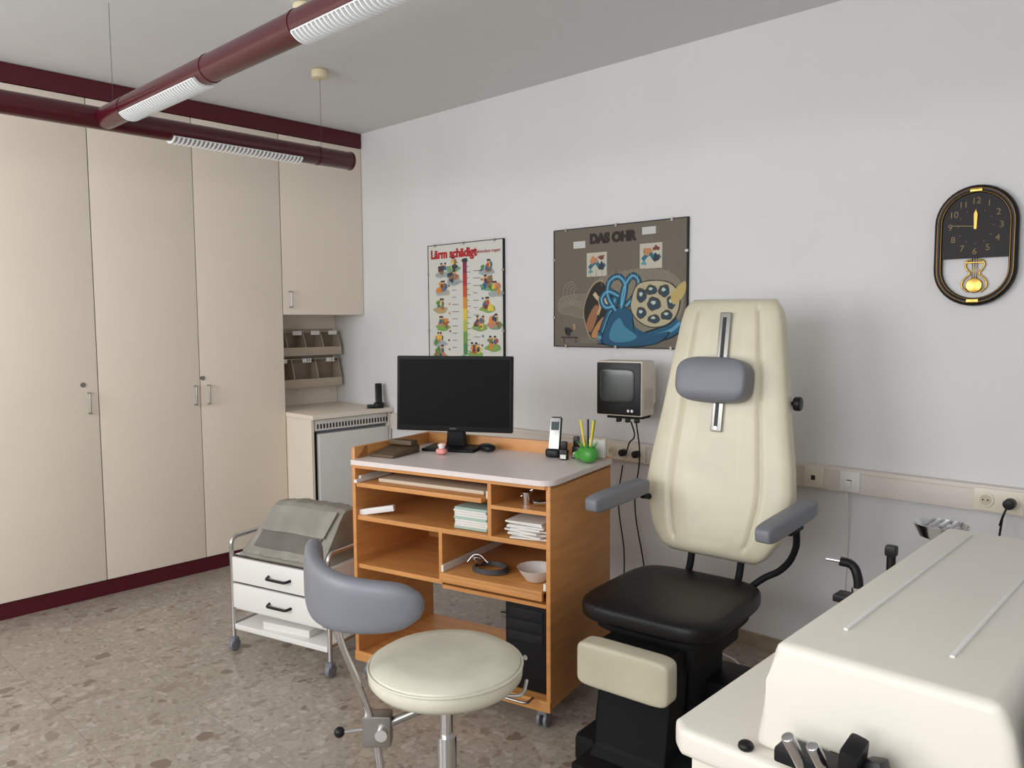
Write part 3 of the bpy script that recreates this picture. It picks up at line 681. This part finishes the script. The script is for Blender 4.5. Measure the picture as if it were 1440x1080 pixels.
# ---------------------------------------------------------------- stool
SX,SY=3.04,-1.985
st=root('swivel_stool',(SX,SY,0))
lathe('seat_cushion',st,[(0,.545),(.17,.545),(.190,.552),(.203,.568),(.205,.588),(.198,.606),(.18,.618),(.14,.624),(.0,.620)],VINYLS,seg=64)
tube('seat_piping',st,[(.2035*cos(a),.2035*sin(a),.599) for a in [2*pi*i/32 for i in range(32)]],.0035,VINYLS,closed=True)
cyl('seat_pan',st,(0,0,.53),(0,0,.546),.13,BLACK)
cyl('column',st,(0,0,.12),(0,0,.53),.017,CHROME); cyl('column_sleeve',st,(0,0,.08),(0,0,.40),.027,CHROME)
cyl('hub',st,(0,0,.07),(0,0,.13),.04,BLACK)
for i in range(5):
    a=radians(72*i+20); x,y=cos(a),sin(a)
    tube('foot_%d'%i,st,[(.03*x,.03*y,.10),(.15*x,.15*y,.09),(.27*x,.27*y,.065)],.016,CHROME)
    cyl('castor_%d'%i,st,(.27*x-.012*y,.27*y+.012*x,.0265),(.27*x+.012*y,.27*y-.012*x,.0265),.026,BLACK,bev=.004); cyl('castor_pin_%d'%i,st,(.27*x,.27*y,.04),(.27*x,.27*y,.07),.008,STEEL)
def sl(dl,dd,z):
    return (.728*dl-.686*dd, .686*dl+.728*dd, z)
P1=Vector((-.375,.17));P2=Vector((-.28,-.10));P3=Vector((-.035,-.165)); Q=2*P2-.5*(P1+P3)
bm=bmesh.new(); rows=[]; n=56
for i in range(n+1):
    t=i/n; c=(1-t)**2*P1+2*t*(1-t)*Q+t*t*P3; tg=(2*(1-t)*(Q-P1)+2*t*(P3-Q)).normalized(); nm=Vector((-tg.y,tg.x))
    en=max(0,1-abs(2*t-1)**16)**.5; e=max(en,.03); row=[]
    hh=(.092-.034*t)*max(.45,(1-abs(2*t-1)**9))**.5; hh*=(.75+.25*e); zc=.822-.014*sin(pi*t)+.010*(1-t)-.006*t
    for k in range(24):
        a=2*pi*k/24; fx=copysign(abs(cos(a))**.6,cos(a))*.025*e; fz=copysign(abs(sin(a))**.6,sin(a))*hh*max(e**.4,.3)
        pp=c+nm*fx; row.append(bm.verts.new(sl(pp.x,pp.y,zc+fz)))
    rows.append(row)
for a,b in zip(rows,rows[1:]):
    for k in range(24): bm.faces.new((a[k],a[(k+1)%24],b[(k+1)%24],b[k]))
bm.faces.new(rows[0]); bm.faces.new(rows[-1])
from_bm('backrest_pad',bm,st,GREYV,True,60)
for o in (-.012,.012):
    tube('back_bar',st,[sl(-.27+o*.5,-.10-o,.80),sl(-.265+o*.5,-.085-o,.72),sl(-.225+o*.5,-.04-o,.56),sl(-.19+o*.5,-.02-o,.42),sl(-.175+o*.5,-.01-o,.30)],.0075,CHROME)
A=Vector(sl(-.18,-.02,.43))
box('clamp_block',st,A,(.075,.05,.085),STEEL,.006,rot=(0,0,43)); 
cyl('clamp_bolt',st,Vector(sl(-.165,-.03,.43)),Vector(sl(-.165,-.062,.43)),.016,CHROME)
cyl('clamp_lever',st,A,Vector(sl(-.27,-.05,.435)),.005,CHROME); sphere('lever_knob',st,Vector(sl(-.275,-.05,.435)),.014,BLACK)
cyl('clamp_arm',st,A,(0,0,.50),.012,STEEL); 
rtube('height_lever',st,[(0,0,.515),Vector(sl(.10,-.02,.52)),Vector(sl(.205,-.01,.51)),Vector(sl(.215,.03,.535))],.005,.02,CHROME)
# ---------------------------------------------------------------- exam chair
ch=root('examination_chair',(3.125,-.995,0),5.3)
puff('seat_cushion',ch,(-.015,.02,.515),(.51,.56,.088),LEATHER,.45,.42)
puff('seat_under',ch,(-.01,.02,.465),(.44,.46,.05),BLACKM,.3,.4)
def back():
    bm=bmesh.new()
    prof=[(.0,.175),(.03,.21),(.09,.248),(.20,.282),(.26,.289),(.36,.279),(.55,.248),(.75,.222),(.88,.203),(.94,.190),(.965,.175)]
    def hw(z):
        for (a,b),(c,d) in zip(prof,prof[1:]):
            if a<=z<=c: return b+(d-b)*(z-a)/(c-a)
        return prof[-1][1]
    seams=[-.62,-.22,.22,.62]; NR=70; NC=120; rows=[]; T=.055
    for j in range(NR+1):
        z=.98*j/NR; w=hw(min(z,.965))
        ez=min(1,max(0.0,1-abs(2*j/NR-1)**20))**.5; ez=max(ez,.05)
        row=[]
        for i in range(NC):
            a=2*pi*i/NC; s_=copysign(abs(cos(a))**.55,cos(a)); q_=copysign(abs(sin(a))**.42,sin(a))
            x=s_*w*(.94+.06*ez); y=q_*T*ez
            if q_<0:
                g=sum(exp(-((s_-m0)/.025)**2) for m0 in seams)*(1 if .05<z<.94 else .0)
                y+= .013*g - .007*(1-s_*s_)
            row.append(bm.verts.new((x,y,z)))
        rows.append(row)
    for a,b in zip(rows,rows[1:]):
        for i in range(NC): bm.faces.new((a[i],a[(i+1)%NC],b[(i+1)%NC],b[i]))
    bm.faces.new(rows[0]); bm.faces.new(rows[-1])
    return bm
TB=Matrix.Translation((.008,.30,.61))@Matrix.Rotation(radians(-8.8),4,'X')@Matrix.Rotation(radians(.6),4,'Y')
def tilt(o): o.data.transform(TB); return o
tilt(from_bm('backrest',back(),ch,VINYL,True,70))
tilt(bx('headrest_slot_plate',ch,(-.022,-.074,.47),(.022,-.060,.92),STEEL,.008))
tilt(bx('headrest_slot',ch,(-.007,-.0755,.49),(.007,-.0735,.90),BLACK))
tilt(cyl('slot_screw',ch,(0,-.074,.485),(0,-.078,.485),.006,CHROME))
tilt(puff('headrest',ch,(-.005,-.112,.66),(.275,.105,.17),GREYV,.6,.22))
tilt(bx('back_shell',ch,(-.13,.04,.03),(.13,.085,.72),BLACKM,.01))
tilt(cyl('knob_shaft',ch,(.12,.05,.60),(.25,.04,.60),.008,BLACK)); tilt(cyl('knob',ch,(.245,.04,.60),(.272,.04,.60),.026,BLACK,bev=.006))
for sx in (-.10,.10): tube('back_strut',ch,[(sx,.37,.72),(sx,.36,.62),(sx,.32,.52),(sx,.22,.46)],.014,BLACKM)
def arm(x0,y0,x1,y1,z0,z1):
    a=Vector((x0,y0,z0)); b=Vector((x1,y1,z1)); d=b-a; ang=degrees(atan2(d.y,d.x))-90; el=degrees(atan2(d.z,Vector((d.x,d.y)).length))
    puff('armrest_pad',ch,(a+b)/2,(.064,d.length,.062),GREYV,.4,.28,rot=(el,0,ang))
arm(.365,.32,.325,-.05,.85,.815); arm(-.235,.22,-.27,-.12,.87,.845)
box('armrest_plate',ch,(.35,.18,.795),(.03,.12,.02),BLACKM,.004); tube('armrest_bracket',ch,[(.35,.21,.79),(.33,.26,.70),(.27,.30,.61),(.20,.30,.56),(.12,.26,.48)],.012,BLACKM)
tube('armrest_bracket',ch,[(-.235,.20,.83),(-.25,.32,.80),(-.20,.38,.78)],.012,BLACKM)
puff('leg_pad',ch,(-.005,-.325,.388),(.33,.085,.145),VINYL,.25,.25)
prism('leg_frame',ch,[(-.28,.45),(-.28,.30),(-.31,.10),(-.36,.06),(-.20,.06),(-.15,.45)],'x',-.13,.13,BLACKM,.01)
bx('foot_plate',ch,(-.15,-.42,.05),(.15,-.22,.075),BLACKM,.006)
bx('pedestal',ch,(-.10,-.12,.10),(.12,.16,.44),BLACKM,.02); bx('pedestal_collar',ch,(-.15,-.17,.36),(.16,.20,.445),BLACKM,.015)
bx('base_plate',ch,(-.22,-.30,.0),(.24,.30,.10),BLACKM,.02)
bx('motor_box',ch,(.10,.0,.10),(.27,.2,.27),BLACK,.01); cyl('pedal',ch,(.20,-.12,.13),(.28,-.16,.14),.02,BLACK)
# ---------------------------------------------------------------- ENT unit
un=root('ent_treatment_unit')
bx('base_cabinet',un,(3.835,-2.085,.0),(4.80,-1.02,.70),UNIT,.008)
prism('deck',un,[(3.80,-1.0),(3.80,-2.085),(3.83,-2.115),(4.82,-2.115),(4.82,-1.0)],'z',.70,.752,UNIT,.014)
prism('upper_housing',un,[(3.955,.7525),(3.977,.88),(3.992,.952),(4.330,.952),(4.348,.90),(4.37,.7525)],'y',-2.08,-1.055,UNIT,.018)
for x in (4.062,4.232): bx('ridge',un,(x-.004,-1.95,.951),(x+.004,-1.12,.956),WHITE,.002)
bx('side_gap',un,(4.373,-2.06,.7525),(4.40,-1.07,.93),BLACK); bx('right_housing',un,(4.402,-2.05,.7525),(4.80,-1.07,.90),UNIT,.01)
sphere('deck_slit_mark',un,(3.95,-2.096,.757),.014,BLACK,(1,1,.7))  # small black dome standing in for the dark slit beside the housing
bx('holder_bracket',un,(4.02,-2.14,.775),(4.22,-2.09,.80),BLACK,.005)
bx('bracket_arm',un,(4.09,-2.10,.775),(4.13,-2.07,.795),BLACK)
for i,x in enumerate((4.065,4.105)): cyl('suction_handle_%d'%i,un,(x,-2.13,.78),(x-.015,-2.155,.835),.011,CHROME,bev=.003)
box('handpiece_body',un,(4.15,-2.15,.825),(.03,.05,.08),BLACK,.008,rot=(15,10,0)); box('handpiece_body',un,(4.185,-2.14,.81),(.03,.04,.06),BLACK,.008,rot=(-10,-14,0))
bx('rear_bracket',un,(3.72,-1.12,.70),(3.83,-1.06,.72),BLACK,.004)
tube('spray_gun',un,[(3.785,-1.10,.72),(3.78,-1.10,.785),(3.765,-1.10,.81),(3.735,-1.11,.818)],.013,BLACK); cyl('gun_nozzle',un,(3.735,-1.11,.818),(3.70,-1.12,.82),.006,CHROME)
cyl('gun_ring',un,(3.784,-1.10,.735),(3.783,-1.10,.75),.017,CHROME)
cyl('hose_tip',un,(3.85,-1.04,.752),(3.85,-1.04,.86),.012,BLACK); box('hose_head',un,(3.85,-1.04,.855),(.03,.03,.03),BLACK,.006)
lathe('kidney_tray',un,[(0,.0),(.04,.0),(.048,.006),(.062,.04),(.065,.04),(.05,.004),(0,.003)],CHROME,c=(3.955,-.965,.895),sx=1.1)
for i in range(4): tube('speculum_%d'%i,un,[(3.915+.022*i,-.99,.93),(3.935+.022*i,-.95,.945),(3.92+.025*i,-.93,.93)],.004,CHROME)
bx('tray_post',un,(3.94,-.985,.752),(3.97,-.955,.895),STEEL); bx('tray_arm',un,(3.94,-1.01,.70),(3.97,-.955,.752),STEEL)
